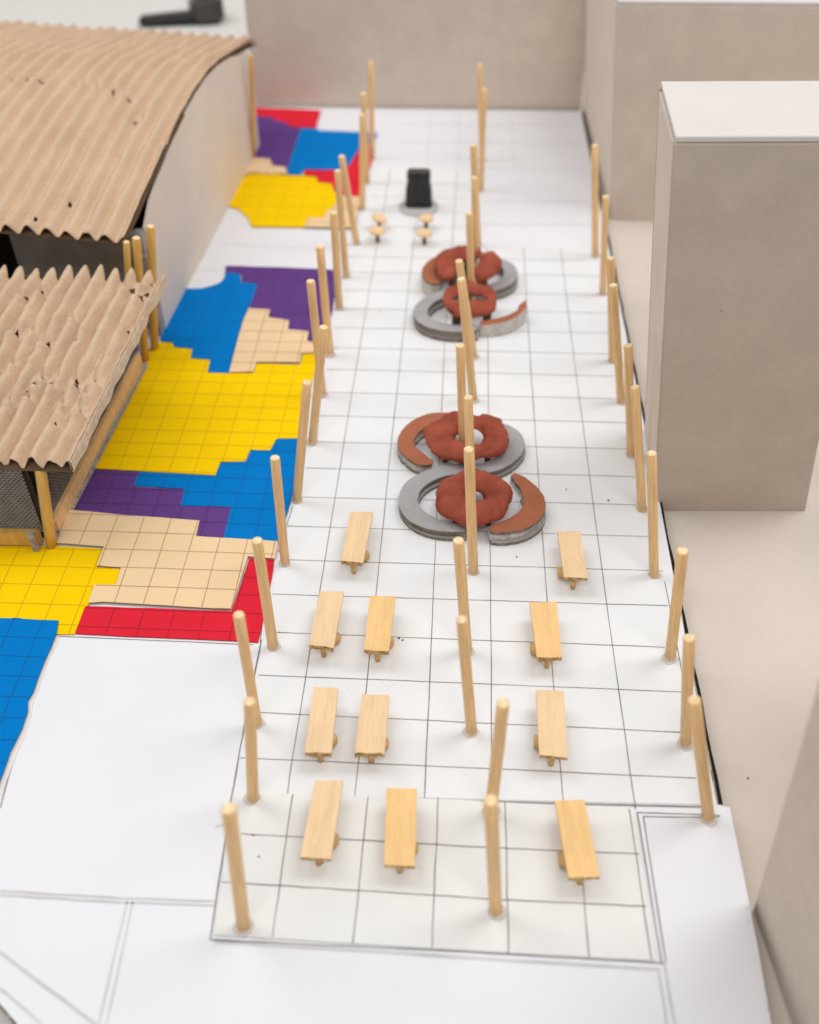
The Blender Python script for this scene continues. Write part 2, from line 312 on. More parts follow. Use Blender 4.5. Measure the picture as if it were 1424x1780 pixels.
# ================================================================== coloured papers
NP = [0]
def patch(colour, pts, label, z, grid, thick=.02, wd=.017, left=None):
    NP[0] += 1; z = (.004 if colour != 'cream' else .034) + NP[0] * .0016 + (.03 if NP[0] == 3 else 0)
    poly = []
    pp = P(pts)
    for i, p in enumerate(pp):
        q = pp[(i + 1) % len(pp)]; d = math.hypot(q[0] - p[0], q[1] - p[1]); poly.append(p)
        k = int(d / .45)
        for j in range(1, k + 1):
            t = j / (k + 1); poly.append((p[0] + (q[0] - p[0]) * t + rnd.uniform(-.008, .008), p[1] + (q[1] - p[1]) * t + rnd.uniform(-.008, .008)))
    bm = bmesh.new(); prism(bm, poly, z, z + thick, 0, 1)  # darker side colour stands in for a contact shadow
    o = tag(finish(bm, colour + '_paper', [M[colour], M['cream_line' if colour == 'cream' else colour + '_line']]), label, 'paper piece', 'coloured papers beside the plaza')
    x0, dx, y0, dy = grid; bm = bmesh.new(); zz = z + thick + .003
    xs = [p[0] for p in poly]; ys = [p[1] for p in poly]
    k = math.ceil((min(xs) - x0) / dx)
    while x0 + k * dx < max(xs):
        c = x0 + k * dx; k += 1
        for a, b in clip_line(poly, 0, c + .0007):
            if b - a > .08: strip(bm, segs((c, a + .01), (c, b - .01), max(2, int((b - a) / .5))), wd, zz, .004)
    k = math.ceil((min(ys) - y0) / dy)
    while y0 + k * dy < max(ys):
        c = y0 + k * dy; k += 1
        for a, b in clip_line(poly, 1, c + .0007):
            if b - a > .08: strip(bm, segs((a + .01, c), (b - .01, c), max(2, int((b - a) / .5))), wd, zz + .001, .004)
    finish(bm, 'grid_line', M[colour + '_line'], o)['kind'] = 'stuff'
    return o
g1 = (-1.88, .512, 7.39, .43); g2 = (-1.51, .515, 3.42, .445); g3 = (-1.6, .51, 12.2, .8)
patch('red', [(132, 1103), (148, 1055), (300, 1060), (403, 1064), (434, 972), (477, 975), (474, 1000), (462, 1060), (449, 1118)],
      'red L-shaped paper strip edging the white paper and the last cream piece', .006, (-1.46, .53, 2.5, .42))
patch('yellow', [(-90, 951), (101, 951), (182, 956), (180, 968), (170, 988), (212, 991), (204, 1021), (162, 1022), (155, 1053), (148, 1057), (130, 1104), (98, 1104), (60, 1098), (-90, 1090)],
      'yellow paper piece in front of the small corrugated market, touching the cream paper', .004, (-3.14, .51, 2.97, .445))
patch('blue', [(-90, 1072), (0, 1078), (103, 1082), (100, 1103), (90, 1129), (81, 1148), (68, 1181), (60, 1205), (50, 1222), (50, 1240), (40, 1270), (20, 1310), (8, 1345), (-6, 1380), (-60, 1420), (-90, 1420)],
      'blue paper piece with a torn white edge, nearest the camera on the paper side', .03, (-3.66, .51, 2.2, .4))
patch('purple', [(150, 817), (242, 821), (246, 826), (232, 848), (322, 852), (314, 882), (402, 882), (400, 905), (389, 938), (342, 938), (348, 910), (240, 900), (118, 893)],
      'purple paper piece between the big yellow paper and the cream squares by the market', .006, (-1.9, .512, 5.55, .43))
patch('blue', [(242, 822), (375, 829), (384, 806), (428, 804), (437, 784), (470, 785), (482, 765), (520, 764), (524, 780), (512, 850), (498, 900), (484, 945), (389, 938), (402, 883), (314, 880), (321, 851), (233, 846), (236, 838)],
      'stepped blue paper piece below the big yellow paper, next to two posts', .010, (-1.9, .512, 5.53, .43))
patch('cream', [(121, 890), (240, 901), (348, 909), (341, 936), (389, 939), (484, 945), (479, 975), (432, 971), (403, 1063), (300, 1057), (180, 1050), (155, 1052), (165, 1021), (203, 1020), (212, 990), (170, 987), (182, 954), (100, 948)],
      'cream paper piece of large squares beside the front corner post of the market', .03, g2, .022, .014)
patch('yellow', [(279, 597), (300, 598), (303, 606), (335, 609), (331, 625), (366, 628), (361, 650), (440, 651), (447, 634), (522, 636), (527, 617), (548, 616), (549, 640), (535, 700), (520, 764), (487, 764), (480, 766), (470, 785), (435, 784), (426, 804), (384, 804), (375, 828), (161, 816), (248, 640), (262, 612)],
      'biggest yellow paper piece, stepped edges, beside the small corrugated market', .012, g1)
patch('purple', [(393, 464), (500, 467), (580, 471), (582, 480), (585, 505), (577, 545), (570, 575), (549, 600), (534, 597), (537, 579), (501, 576), (503, 561), (467, 556), (469, 542), (432, 537), (448, 495), (421, 493), (420, 478), (392, 476)],
      'purple paper piece reaching the post row, above the middle cream piece', .006, (-1.88, .512, 10.8, .8), wd=.012)
patch('blue', [(392, 476), (418, 478), (420, 493), (448, 496), (440, 520), (424, 560), (410, 610), (398, 651), (362, 649), (366, 628), (333, 624), (335, 609), (303, 605), (300, 597), (279, 593), (282, 575), (320, 503), (335, 504), (352, 503), (368, 499), (382, 494), (390, 486)],
      'blue paper piece with one curved corner against the hall wall', .014, (-1.88, .512, 10.4, .8), wd=.014)
patch('cream', [(433, 540), (470, 542), (467, 556), (503, 561), (501, 577), (537, 580), (534, 597), (552, 600), (545, 617), (525, 618), (522, 634), (447, 633), (441, 650), (399, 651), (410, 610), (424, 560)],
      'middle cream paper piece between blue, purple and big yellow papers', .016, (-1.86, .512, 9.85, .43), .02, .014)
patch('yellow', [(425, 309), (438, 304), (530, 308), (550, 310), (553, 319), (577, 322), (580, 332), (586, 342), (584, 360), (567, 372), (565, 382), (535, 384), (530, 397), (438, 396), (434, 388), (430, 378), (422, 373), (418, 366), (396, 360), (400, 350), (412, 325)],
      'small far yellow paper piece with notched corners beside the hall wall', .012, (-1.8, .6, 17.4, .6), wd=.012)
patch('cream', [(441, 278), (470, 280), (474, 292), (496, 294), (500, 305), (470, 306), (438, 303), (425, 309), (412, 324), (400, 330), (430, 296)],
      'small far cream paper piece tucked against the hall corner post', .006, (-2.5, .6, 19, .9), wd=.01)
patch('cream', [(535, 384), (565, 382), (567, 372), (584, 360), (586, 344), (627, 346), (624, 362), (618, 400), (530, 398)],
      'far cream paper strip behind the leaning posts and next to far yellow', .008, (-.9, .6, 17, .9), wd=.012)
patch('red', [(527, 306), (530, 298), (590, 298), (607, 290), (618, 266), (624, 255), (652, 258), (645, 290), (627, 344), (590, 342), (580, 332), (578, 322), (553, 318), (550, 309)],
      'far red paper piece squeezed between far blue, far yellow and the posts', .014, (-1, 1.2, 18, 2), wd=.012)
patch('blue', [(522, 225), (549, 226), (556, 229), (656, 233), (650, 250), (624, 262), (607, 290), (597, 298), (530, 296), (522, 306), (498, 304), (508, 270)],
      'far blue paper piece between the far purple and far red papers', .010, (-1, 1.2, 18, 2), wd=.01)
patch('purple', [(440, 204), (476, 206), (478, 212), (497, 214), (500, 221), (523, 225), (508, 270), (498, 304), (494, 293), (474, 291), (470, 280), (442, 277)],
      'far purple paper piece beside the far corner post of the hall', .006, (-2, 1.2, 21, 2), wd=.01)
patch('red', [(436, 189), (500, 191), (558, 194), (550, 224), (523, 224), (500, 220), (497, 214), (478, 212), (476, 206), (436, 204)],
      'farthest red paper strip against the foot of the back box', .014, (-2, 2, 23, 3), wd=.01)
# torn white fringe along the blue piece
bm = bmesh.new()
fr = [(103, 1106), (93, 1130), (84, 1149), (72, 1181), (64, 1207), (55, 1224), (55, 1241), (44, 1275), (26, 1312), (13, 1348), (0, 1382)]
a = P([(x + rnd.uniform(0, 3), y + 1) for x, y in fr]); b_ = P([(x - 10, y) for x, y in fr])
prism(bm, a + list(reversed(b_)), .004, .010)
tag(finish(bm, 'torn_paper', M['whitecard']), 'ragged white paper edge showing under the nearest blue piece', 'torn paper')

# ================================================================== grey board boxes
def panelbox(label, FBL, FBR, FTL, depth, front, side, top, th=.09, seam=.022, wrap=False):
    """a hollow box of glued panels; front face nearest the camera; depth vector to the back"""
    FBL, FBR, FTL, dv = map(Vector, (FBL, FBR, FTL, depth)); up = FTL - FBL; w_ = (FBR - FBL)
    e = empty('cardboard_box', (FBL + FBR + dv) / 2 * 1.0); e.location.z = FBL.z; tag(e, label, 'cardboard box', 'tall grey card boxes around the plaza')
    wn = w_.normalized(); dn = dv.normalized(); un = up.normalized(); W_ = w_.length; D = dv.length; H = up.length
    def pan(o, a, la, b, lb, c, lc, m, name='panel'):
        bm = bmesh.new(); a, b, c = a * la, b * lb, c * lc
        hexa(bm, [o, o + a, o + a + b, o + b, o + c, o + a + c, o + a + b + c, o + b + c])
        bmesh.ops.bevel(bm, geom=bm.edges[:], offset=.012, segments=1, affect='EDGES')
        ob = finish(bm, name, m, e); return ob
    ins = th + .01 if wrap else .02
    pan(FBL + wn * ins, wn, W_ - 2 * ins, dn, th, un, H - .03, front)
    pan(FBL + (dn * 0 if wrap else dn * (th + seam)), wn, th, dn, D if wrap else D - 2 * th - 2 * seam, un, H - .05, side)
    pan(FBR + dn * (th + seam) - wn * th, wn, th, dn, D - 2 * th - 2 * seam, un, H - .05, side)
    pan(FBL + dn * (D - th) + wn * (ins if wrap else 0), wn, W_ - (2 * ins if wrap else 0), dn, th, un, H - .03, front)
    pan(FBL + un * (H - .02) + dn * .02 + wn * .03, wn, W_ - .05, dn, D - .04, un, th, top)
    # black core added so the gaps carry their shade as colour
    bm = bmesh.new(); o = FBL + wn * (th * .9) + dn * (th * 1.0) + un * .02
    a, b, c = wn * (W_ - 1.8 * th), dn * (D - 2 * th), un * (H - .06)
    hexa(bm, [o, o + a, o + a + b, o + b, o + c, o + a + c, o + a + b + c, o + b + c]); finish(bm, 'gap_shade_core', M['black_card'], e)
    return e
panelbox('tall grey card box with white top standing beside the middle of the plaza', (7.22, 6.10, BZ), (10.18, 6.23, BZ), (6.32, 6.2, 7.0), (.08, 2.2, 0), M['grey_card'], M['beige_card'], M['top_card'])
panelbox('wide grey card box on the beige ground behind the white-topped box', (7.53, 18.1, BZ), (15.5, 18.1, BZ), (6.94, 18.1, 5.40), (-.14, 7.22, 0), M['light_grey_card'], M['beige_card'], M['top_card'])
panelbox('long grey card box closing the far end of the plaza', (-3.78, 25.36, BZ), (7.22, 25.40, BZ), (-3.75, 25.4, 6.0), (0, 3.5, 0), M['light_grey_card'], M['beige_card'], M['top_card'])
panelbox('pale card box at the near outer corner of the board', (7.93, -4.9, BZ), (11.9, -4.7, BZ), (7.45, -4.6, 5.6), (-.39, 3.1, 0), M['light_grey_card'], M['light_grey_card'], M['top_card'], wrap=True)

# ================================================================== the hall with the curved roof
A1, A2 = (-3.13, 21.1), (-3.68, 11.0)
hall = empty('market_hall', (-7, 15, 0)); tag(hall, 'pale card hall with curved corrugated cardboard roof beside the coloured papers', 'model building')
def wallz(pts): return [GP(x, y, A1, A2) for x, y in pts]
wt = wallz([(433, 90), (415, 95), (400, 101), (380, 114), (360, 135), (342, 163), (323, 197), (300, 246), (288, 280), (272, 318), (261, 348), (252, 396)])
bm = bmesh.new(); th = .05
def wallx(y): return A1[0] + (A2[0] - A1[0]) * (y - A1[1]) / (A2[1] - A1[1])
prof = [(p.y, p.z) for p in wt]
vs = [[], []]
for s_ in (0, 1):
    for y, z in prof: vs[s_].append((bm.verts.new((wallx(y) - th * s_, y, 0)), bm.verts.new((wallx(y) - th * s_, y, z))))
for s_ in (0, 1):
    for (a, b), (c, d) in zip(vs[s_], vs[s_][1:]): bm.faces.new((a, c, d, b))
for i in range(len(prof) - 1): bm.faces.new((vs[0][i][1], vs[0][i + 1][1], vs[1][i + 1][1], vs[1][i][1]))
for i in (0, -1): bm.faces.new((vs[0][i][0], vs[0][i][1], vs[1][i][1], vs[1][i][0]))
finish(bm, 'wall', M['beige_card'], hall)
yn, zn = prof[-1]
bm = bmesh.new(); box(bm, (wallx(yn) - .30, yn - .28, 0), (wallx(yn) - .02, yn - .002, zn - .02))
bmesh.ops.subdivide_edges(bm, edges=bm.edges[:], cuts=5)
for v in bm.verts: v.co += noise.noise_vector(v.co * 5) * .03
finish(bm, 'foam_post', M['foam'], hall)
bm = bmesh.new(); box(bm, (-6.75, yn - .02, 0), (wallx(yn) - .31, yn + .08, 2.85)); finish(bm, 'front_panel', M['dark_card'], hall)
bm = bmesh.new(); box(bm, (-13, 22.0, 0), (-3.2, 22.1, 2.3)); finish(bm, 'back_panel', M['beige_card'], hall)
bm = bmesh.new(); box(bm, (-13, yn + .1, .03), (-3.95, 21.9, .05)); finish(bm, 'floor_panel', M['black_card'], hall)  # black colour carries the shade of the hall's inside, next panel too
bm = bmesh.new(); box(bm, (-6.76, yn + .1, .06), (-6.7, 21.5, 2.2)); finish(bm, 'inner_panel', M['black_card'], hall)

def corr(u): return 0.5 + 0.5 * math.cos(2 * PI * u)
def fluted(name, xa, xb, s0, s1, ns, pitch, per, place, amp, tears, parent, seed, matr, edge=.06, rough=.02, wav=.2):
    """single-face corrugated board: place(x, s) gives the base surface point and its z; flutes run along s"""
    nx = int((xb - xa) / pitch * per); bm = bmesh.new(); grid = []
    for j in range(ns + 1):
        s = s0 + (s1 - s0) * j / ns; row = []
        for i in range(nx + 1):
            x = xa + (xb - xa) * i / nx
            wv = noise.noise(Vector((x * .5, s * .55, seed))) * wav + noise.noise(Vector((x * 2.2, s * 1.8, seed + 5))) * wav * .4
            c = corr(x / pitch + wv * .55)
            c = c ** 0.7
            am = amp * (1 + .32 * noise.noise(Vector((x * 1.3, s * .9, seed + 9))))
            h = c * am + noise.noise(Vector((x * 4, s * 3, seed + 2))) * rough + noise.noise(Vector((x * 11, s * 8, seed + 3))) * rough * .5
            for tx, ty, r, dpt in tears:
                dd = ((x - tx) / r) ** 2 + ((s - ty) / (r * 1.5)) ** 2
                if dd < 9:
                    h -= dpt * math.exp(-dd) * (1 if s > ty - .02 else .1)
                    if s < ty: h += dpt * .35 * math.exp(-((x - tx) / r) ** 2 - ((s - ty + r * .5) / (r * .6)) ** 2)
            ss = s
            if j <= 1: ss += (noise.noise(Vector((x * 3, 1.7, seed))) * edge + noise.noise(Vector((x * 12, 3.7, seed))) * edge * .5) * (1 if j == 0 else .4)
            if j >= ns - 1: ss += (noise.noise(Vector((x * 3, 8.7, seed))) * edge + (c - .5) * edge * 2.5) * (1 if j == ns else .5)
            px, py, pz = place(x, ss); row.append(bm.verts.new((px, py, pz + max(h, .006) + .02)))
        grid.append(row)
    kill = []
    for j in range(ns):
        for i in range(nx):
            f = bm.faces.new((grid[j][i], grid[j][i + 1], grid[j + 1][i + 1], grid[j + 1][i])); f.smooth = True
            x = xa + (xb - xa) * (i + .5) / nx; s = s0 + (s1 - s0) * (j + .5) / ns
            for tx, ty, r, dpt in tears:
                a = (s - ty) / (r * 1.0)
                if -.1 < a < 1 and abs(x - tx - a * r * .3) < r * .7 * (1 - a) : kill.append(f); break
    bmesh.ops.delete(bm, geom=kill, context='FACES')
    o = finish(bm, name, matr, parent)
    md = o.modifiers.new('thick', 'SOLIDIFY'); md.thickness = .016; md.offset = -1
    return o
# curved roof of the hall
rim = [(214, 410), (224, 393), (238, 362), (249, 340), (268, 295), (286, 250), (314, 197), (340, 146), (362, 112), (385, 92), (415, 75), (447, 63)]
rp = [GP(x, y, (A1[0] + .02, A1[1]), (A2[0] + .02, A2[1])) for x, y in rim]
def interp(y, pts):
    if y <= pts[0][0]:
        (a, b), (c, d) = pts[0], pts[1]
    elif y >= pts[-1][0]:
        (a, b), (c, d) = pts[-2], pts[-1]
    else:
        for (a, b), (c, d) in zip(pts, pts[1:]):
            if a <= y <= c: break
    return b + (d - b) * (y - a) / (c - a)
RZ = [(p.y, p.z) for p in rp]
for it in range(2): RZ = [RZ[0]] + [(RZ[i][0], (RZ[i - 1][1] + 2 * RZ[i][1] + RZ[i + 1][1]) / 4) for i in range(1, len(RZ) - 1)] + [RZ[-1]]
ys0, ys1 = RZ[0][0], RZ[-1][0]
def place1(x, s):
    xr = wallx(s) + .02
    return (xr + x, s, interp(s, RZ) - .20 + (-x) * (.05 + .032 * max(0, min(1, (16 - s) / 6))))
def surf_find(px, py, place):
    """where a sight line meets a roof surface"""
    d = ray(px, py); t = 8.0
    for k in range(400):
        p = CP + d * t
        base = place(0, p.y); x = p.x - base[0]
        if p.z < place(x, p.y)[2] + .1: return x, p.y
        t += .06
    return 0, 0
T1 = []
for px, py, r, dp in ((232, 212, .13, .16), (282, 255, .08, .1), (21, 136, .13, .12), (73, 142, .13, .12), (46, 139, .1, .1), (137, 149, .13, .12), (163, 157, .1, .1), (190, 165, .13, .12), (217, 175, .13, .13), (118, 357, .07, .08), (60, 388, .07, .06)):
    x, s = surf_find(px, py, place1); T1.append((x, s, r * 1.5, dp * 1.3))
fluted('corrugated_sheet', -9.6, 0.0, ys0, ys1, 120, .40, 14, place1, .19, T1, hall, 3.0, M['kraft'], edge=.06, rough=.018, wav=.16)
def liner(name, xa, xb, s0, s1, ns, place, parent, m, dz=.0, th=.03):
    bm = bmesh.new(); rows = []
    for j in range(ns + 1):
        s = s0 + (s1 - s0) * j / ns; rows.append([bm.verts.new((*place(x, s)[:2], place(x, s)[2] + dz)) for x in [xa + (xb - xa) * i / 8 for i in range(9)]])
    for a, b in zip(rows, rows[1:]):
        for i in range(8): f = bm.faces.new((a[i], a[i + 1], b[i + 1], b[i])); f.smooth = True
    o = finish(bm, name, m, parent); md = o.modifiers.new('thick', 'SOLIDIFY'); md.thickness = th; md.offset = -1
    return o
liner('flat_liner', -9.6, -.02, ys0 + .03, ys1 - .05, 40, place1, hall, M['kraft_shaded'])
def mkpost(name, b, t, r0, r1, m, parent=None):
    bm = bmesh.new(); rod(bm, b, t, r0, r1, 16, rings=4, wob=.02); return finish(bm, name, [m, M['dowel_end']], parent, origin=b)
far_b = G(441, 277); far_t = G(436, 95, 3.07); mkpost('corner_post', far_b, far_t, .075, .07, M['dowel_y'], hall)

# ================================================================== the small market with the sloping roof
mk = empty('market_stall_building', (-6.5, 7, 0)); tag(mk, 'low open frame market with sloping corrugated cardboard roof and wire gauze sides', 'model building')
zA, zB, yA, yB = 1.93, 2.62, 4.47, 9.55
def zr(y): return zA + (zB - zA) * (y - yA) / (yB - yA)
def xr2(y): return -3.27 + .55 * (y - yA) / (yB - yA)
def place2(x, s): return (xr2(s) + x * (1 + .0 * s), s, zr(s) - .1)
T2 = []
for px, py, r, dp in ((20, 590, .12, .15), (52, 582, .07, .1), (76, 604, .10, .13), (124, 564, .07, .12), (217, 579, .08, .13), (223, 509, .12, .14), (251, 514, .09, .12), (238, 524, .11, .13), (258, 497, .08, .13), (67, 517, .09, .12), (40, 523, .09, .1), (15, 640, .07, .14), (64, 663, .10, .16), (53, 680, .11, .16), (91, 666, .09, .12), (126, 668, .09, .12), (157, 669, .09, .15), (44, 701, .08, .13), (84, 682, .08, .12), (100, 710, .08, .14), (130, 722, .10, .17), (144, 692, .06, .1), (130, 678, .06, .1), (94, 746, .05, .08), (128, 602, .06, .07), (8, 705, .1, .12)):
    x, s = surf_find(px, py, place2); T2.append((x, s, r * 1.65, dp * 1.35))
fluted('corrugated_sheet', -6.6, 0.0, yA, yB, 190, .335, 18, place2, .21, T2, mk, 11.0, M['kraft'], edge=.12, rough=.038, wav=.22)
liner('flat_liner', -6.6, -.03, yA - .02, yB - .25, 12, place2, mk, M['kraft_shaded'], dz=.0)
bm = bmesh.new(); prev = None
for j in range(60):
    s = yA + (yB - yA) * j / 59; x, y, z = place2(0, s); wv = noise.noise(Vector((0, s * 2.5, 4))) * .035
    ring = [bm.verts.new((x - .035 + wv * .6, y, z + .20)), bm.verts.new((x + .008 + wv * .6, y, z + .17)), bm.verts.new((x + .012 + wv * 1.3, y, z - .035)), bm.verts.new((x - .03 + wv, y, z - .03))]
    if prev:
        for k in range(4): bm.faces.new((prev[k], prev[(k + 1) % 4], ring[(k + 1) % 4], ring[k]))
    prev = ring
finish(bm, 'torn_edge', M['kraft_fluff'], mk)
fp = G(90, 950)
mkpost('corner_post', fp, Vector((fp.x + .22, fp.y + .15, 1.80)), .105, .10, M['dowel_y'], mk)
for (bx, by, hx, hy, hz) in ((269, 608, 262, 393, 3.07), (253, 628, 237, 413, 3.04)):
    b = G(bx, by); t = G(hx, hy, hz); mkpost('rear_post', b, t, .095, .09, M['dowel_y'], mk)
b = G(250, 632); mkpost('rear_post', Vector((b.x - .25, b.y, 0)), G(220, 420, 3.05), .075, .07, M['dowel_y'], mk)
# bamboo strips at the foot
def beam(name, a, b, wd, ht, m):
    a, b = Vector(a), Vector(b); d = (b - a).normalized(); n = Vector((-d.y, d.x, 0)) * wd; u = Vector((0, 0, ht)); bm = bmesh.new()
    hexa(bm, [a, b, b + n, a + n, a + u, b + u, b + n + u, a + n + u]); bmesh.ops.bevel(bm, geom=bm.edges[:], offset=.03, segments=2, affect='EDGES')
    return finish(bm, name, m, mk)
sa, sb = G(107, 925), G(252, 634)
beam('side_rail', (sa.x - .02, sa.y - .05, 0.02), (sb.x - .03, sb.y, 0.02), .17, .30, M['dowel'])
beam('front_rail', (-9.5, fp.y - .1, 0.03), (fp.x - .16, fp.y - .05, 0.03), .16, .34, M['dowel_y'])
bm = bmesh.new()
strip(bm, [(sa.x + .03, sa.y - .1), (sa.x + .03, sa.y + .3), (sb.x + .06, sb.y - .3), (sb.x + .05, sb.y)], .09, .06)
finish(bm, 'paper_tab', M['foam'], mk)
bm = bmesh.new(); box(bm, (fp.x - .28, fp.y - .17, 0.03), (fp.x - .17, fp.y - .1, .50)); finish(bm, 'glue_tab', M['foam'], mk)
# wire gauze: hexagon-like crossing wires, a real lattice in front of panels painted with the interior's shade
def gauze(name, o, du, dv, lu, lv, step, r):
    bm = bmesh.new(); o, du, dv = Vector(o), Vector(du), Vector(dv); n = du.cross(dv).normalized()
    def wire(p, q):
        d = (q - p).normalized(); s_ = d.cross(n) * r; k = n * r
        a = [p + s_, p - s_ * .5 + k, p - s_ * .5 - k]; b = [x + (q - p) for x in a]
        va = [bm.verts.new(x) for x in a]; vb = [bm.verts.new(x) for x in b]
        for i in range(3): bm.faces.new((va[i], va[(i + 1) % 3], vb[(i + 1) % 3], vb[i]))
    for sgn in (1, -1):
        k = -int(lv / step) - 1
        while k * step < lu + lv:
            u0 = k * step; k += 1
            t0 = max(0.0, -u0); t1 = min(lv, lu - u0)
            if t1 <= t0: continue
            if sgn == 1: p, q = o + du * (u0 + t0) + dv * t0, o + du * (u0 + t1) + dv * t1
            else: p, q = o + du * (lu - u0 - t0) + dv * t0, o + du * (lu - u0 - t1) + dv * t1
            wire(p, q)
    k = 0
    while k * step * .5 < lv: wire(o + dv * (k * step * .5), o + dv * (k * step * .5) + du * lu); k += 1
    o2 = finish(bm, name, M['wire'], mk); o2['kind'] = 'stuff'; return o2
gauze('wire_mesh', (-9.5, fp.y + .08, .3), (1, 0, 0), (0, .0, 1), 9.5 + fp.x - .1, 1.5, .085, .0075)
sd = Vector((sb.x - sa.x, sb.y - sa.y, 0)).normalized()
gauze('wire_mesh', (sa.x - .14, sa.y + .1, .28), sd, (0, 0, 1), 5.6, 1.6, .085, .0065)
bm = bmesh.new(); box(bm, (-9.5, fp.y + .20, .03), (fp.x - .12, fp.y + .24, 1.72)); finish(bm, 'interior_shade_panel', M['gauze_shade'], mk)
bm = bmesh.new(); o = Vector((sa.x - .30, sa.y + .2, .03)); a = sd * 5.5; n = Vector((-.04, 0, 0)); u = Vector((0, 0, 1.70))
hexa(bm, [o, o + a, o + a + n, o + n, o + u, o + a + u, o + a + n + u, o + n + u]); finish(bm, 'interior_shade_panel', M['gauze_shade'], mk)

# ================================================================== bamboo posts
ORD = ['nearest', 'second', 'third', 'fourth', 'fifth', 'sixth', 'seventh', 'eighth', 'ninth', 'tenth', 'eleventh', 'twelfth', 'thirteenth', 'fourteenth', 'fifteenth']
LEFT = [(398, 1405, 424, 1615), (434, 1219, 440, 1392), (415, 1068, 447, 1262), (447, 939, 475, 1128), (478, 795, 496, 983), (534, 664, 516, 874), (563, 568, 543, 773), (540, 488, 561, 690), (556, 428, 574, 620), (580, 369, 590, 540), (587, 296, 602, 485), (594, 271, 620, 427), (630, 199, 630, 368), (632, 162, 638, 322), (645, 107, 647, 280)]
MID = [(853, 1390, 862, 1588), (875, 1222, 853, 1414), (803, 1076, 820, 1275), (797, 939, 812, 1135), (815, 780, 823, 998), (814, 690, 821, 890), (800, 600, 806, 790), (802, 484, 823, 700), (798, 453, 824, 625), (816, 370, 820, 538), (825, 308, 826, 482), (823, 252, 831, 430), (842, 154, 836, 335), (834, 112, 838, 283)]
RIGHT = [(1207, 1216, 1232, 1425), (1198, 1108, 1192, 1296), (1187, 957, 1165, 1147), (1133, 787, 1137, 1004), (1104, 672, 1116, 890), (1092, 600, 1097, 795), (1066, 495, 1080, 703), (1062, 448, 1065, 632), (1053, 341, 1048, 515), (1034, 252, 1035, 450)]
def post(q, k, n, rowtxt, group, extra=''):
    tx, ty, bx, by = q; b = G(bx, by - 3); d = ray(tx, ty); dh = Vector((d.x, d.y)); t = Vector((b.x - CP.x, b.y - CP.y)).dot(dh) / dh.dot(dh)
    z = (CP + d * t).z; z = 2.7 + (z - 2.7) * .7; T = G(tx, ty, z)
    r = .088 * rnd.uniform(.94, 1.06)
    bm = bmesh.new(); rod(bm, (0, 0, -.01), (0, 0, (T - b).length), r, r * rnd.uniform(.92, .98), 16, rings=5, wob=.018)
    o = finish(bm, 'bamboo_post', [M['dowel'], M['dowel_end']]); o.location = b; qr = (T - b).to_track_quat('Z', 'Y'); o.rotation_euler = qr.to_euler()
    nm = ORD[k] if k else 'nearest'
    tag(o, 'bamboo post, %s from the near end in the row %s%s' % (nm, rowtxt, extra) if k else 'bamboo post nearest the camera in the row ' + rowtxt + extra, 'bamboo post', group)
    bm = bmesh.new(); R0 = r * rnd.uniform(1.3, 1.6); cx, cy = rnd.uniform(-.02, .02), rnd.uniform(-.02, .02); prev = None
    for rr, zz in ((1, .006), (.92, .035), (.7, .06), (.45, .075)):
        ring = [bm.verts.new((cx + math.cos(2 * PI * i / 18) * R0 * rr * (1 + .1 * math.sin(i * 1.3 + k)), cy + math.sin(2 * PI * i / 18) * R0 * rr * (1 + .12 * math.cos(i * .9 + k)), .012 + zz)) for i in range(18)]
        if prev:
            for i in range(18): bm.faces.new((prev[i], prev[(i + 1) % 18], ring[(i + 1) % 18], ring[i]))
        prev = ring
    me = bpy.data.meshes.new('glue_blob'); me.materials.append(M['glue'])
    for f in bm.faces: f.smooth = True
    bm.to_mesh(me); bm.free(); g = link('glue_blob', me, o); g.rotation_euler = qr.inverted().to_euler()
    return o
for k, q in enumerate(LEFT): post(q, k, 15, 'beside the coloured papers', 'bamboo posts in three rows')
for k, q in enumerate(MID): post(q, k, 14, 'down the middle of the plaza', 'bamboo posts in three rows')
for k, q in enumerate(RIGHT): post(q, k, 10, 'along the outer edge', 'bamboo posts in three rows')

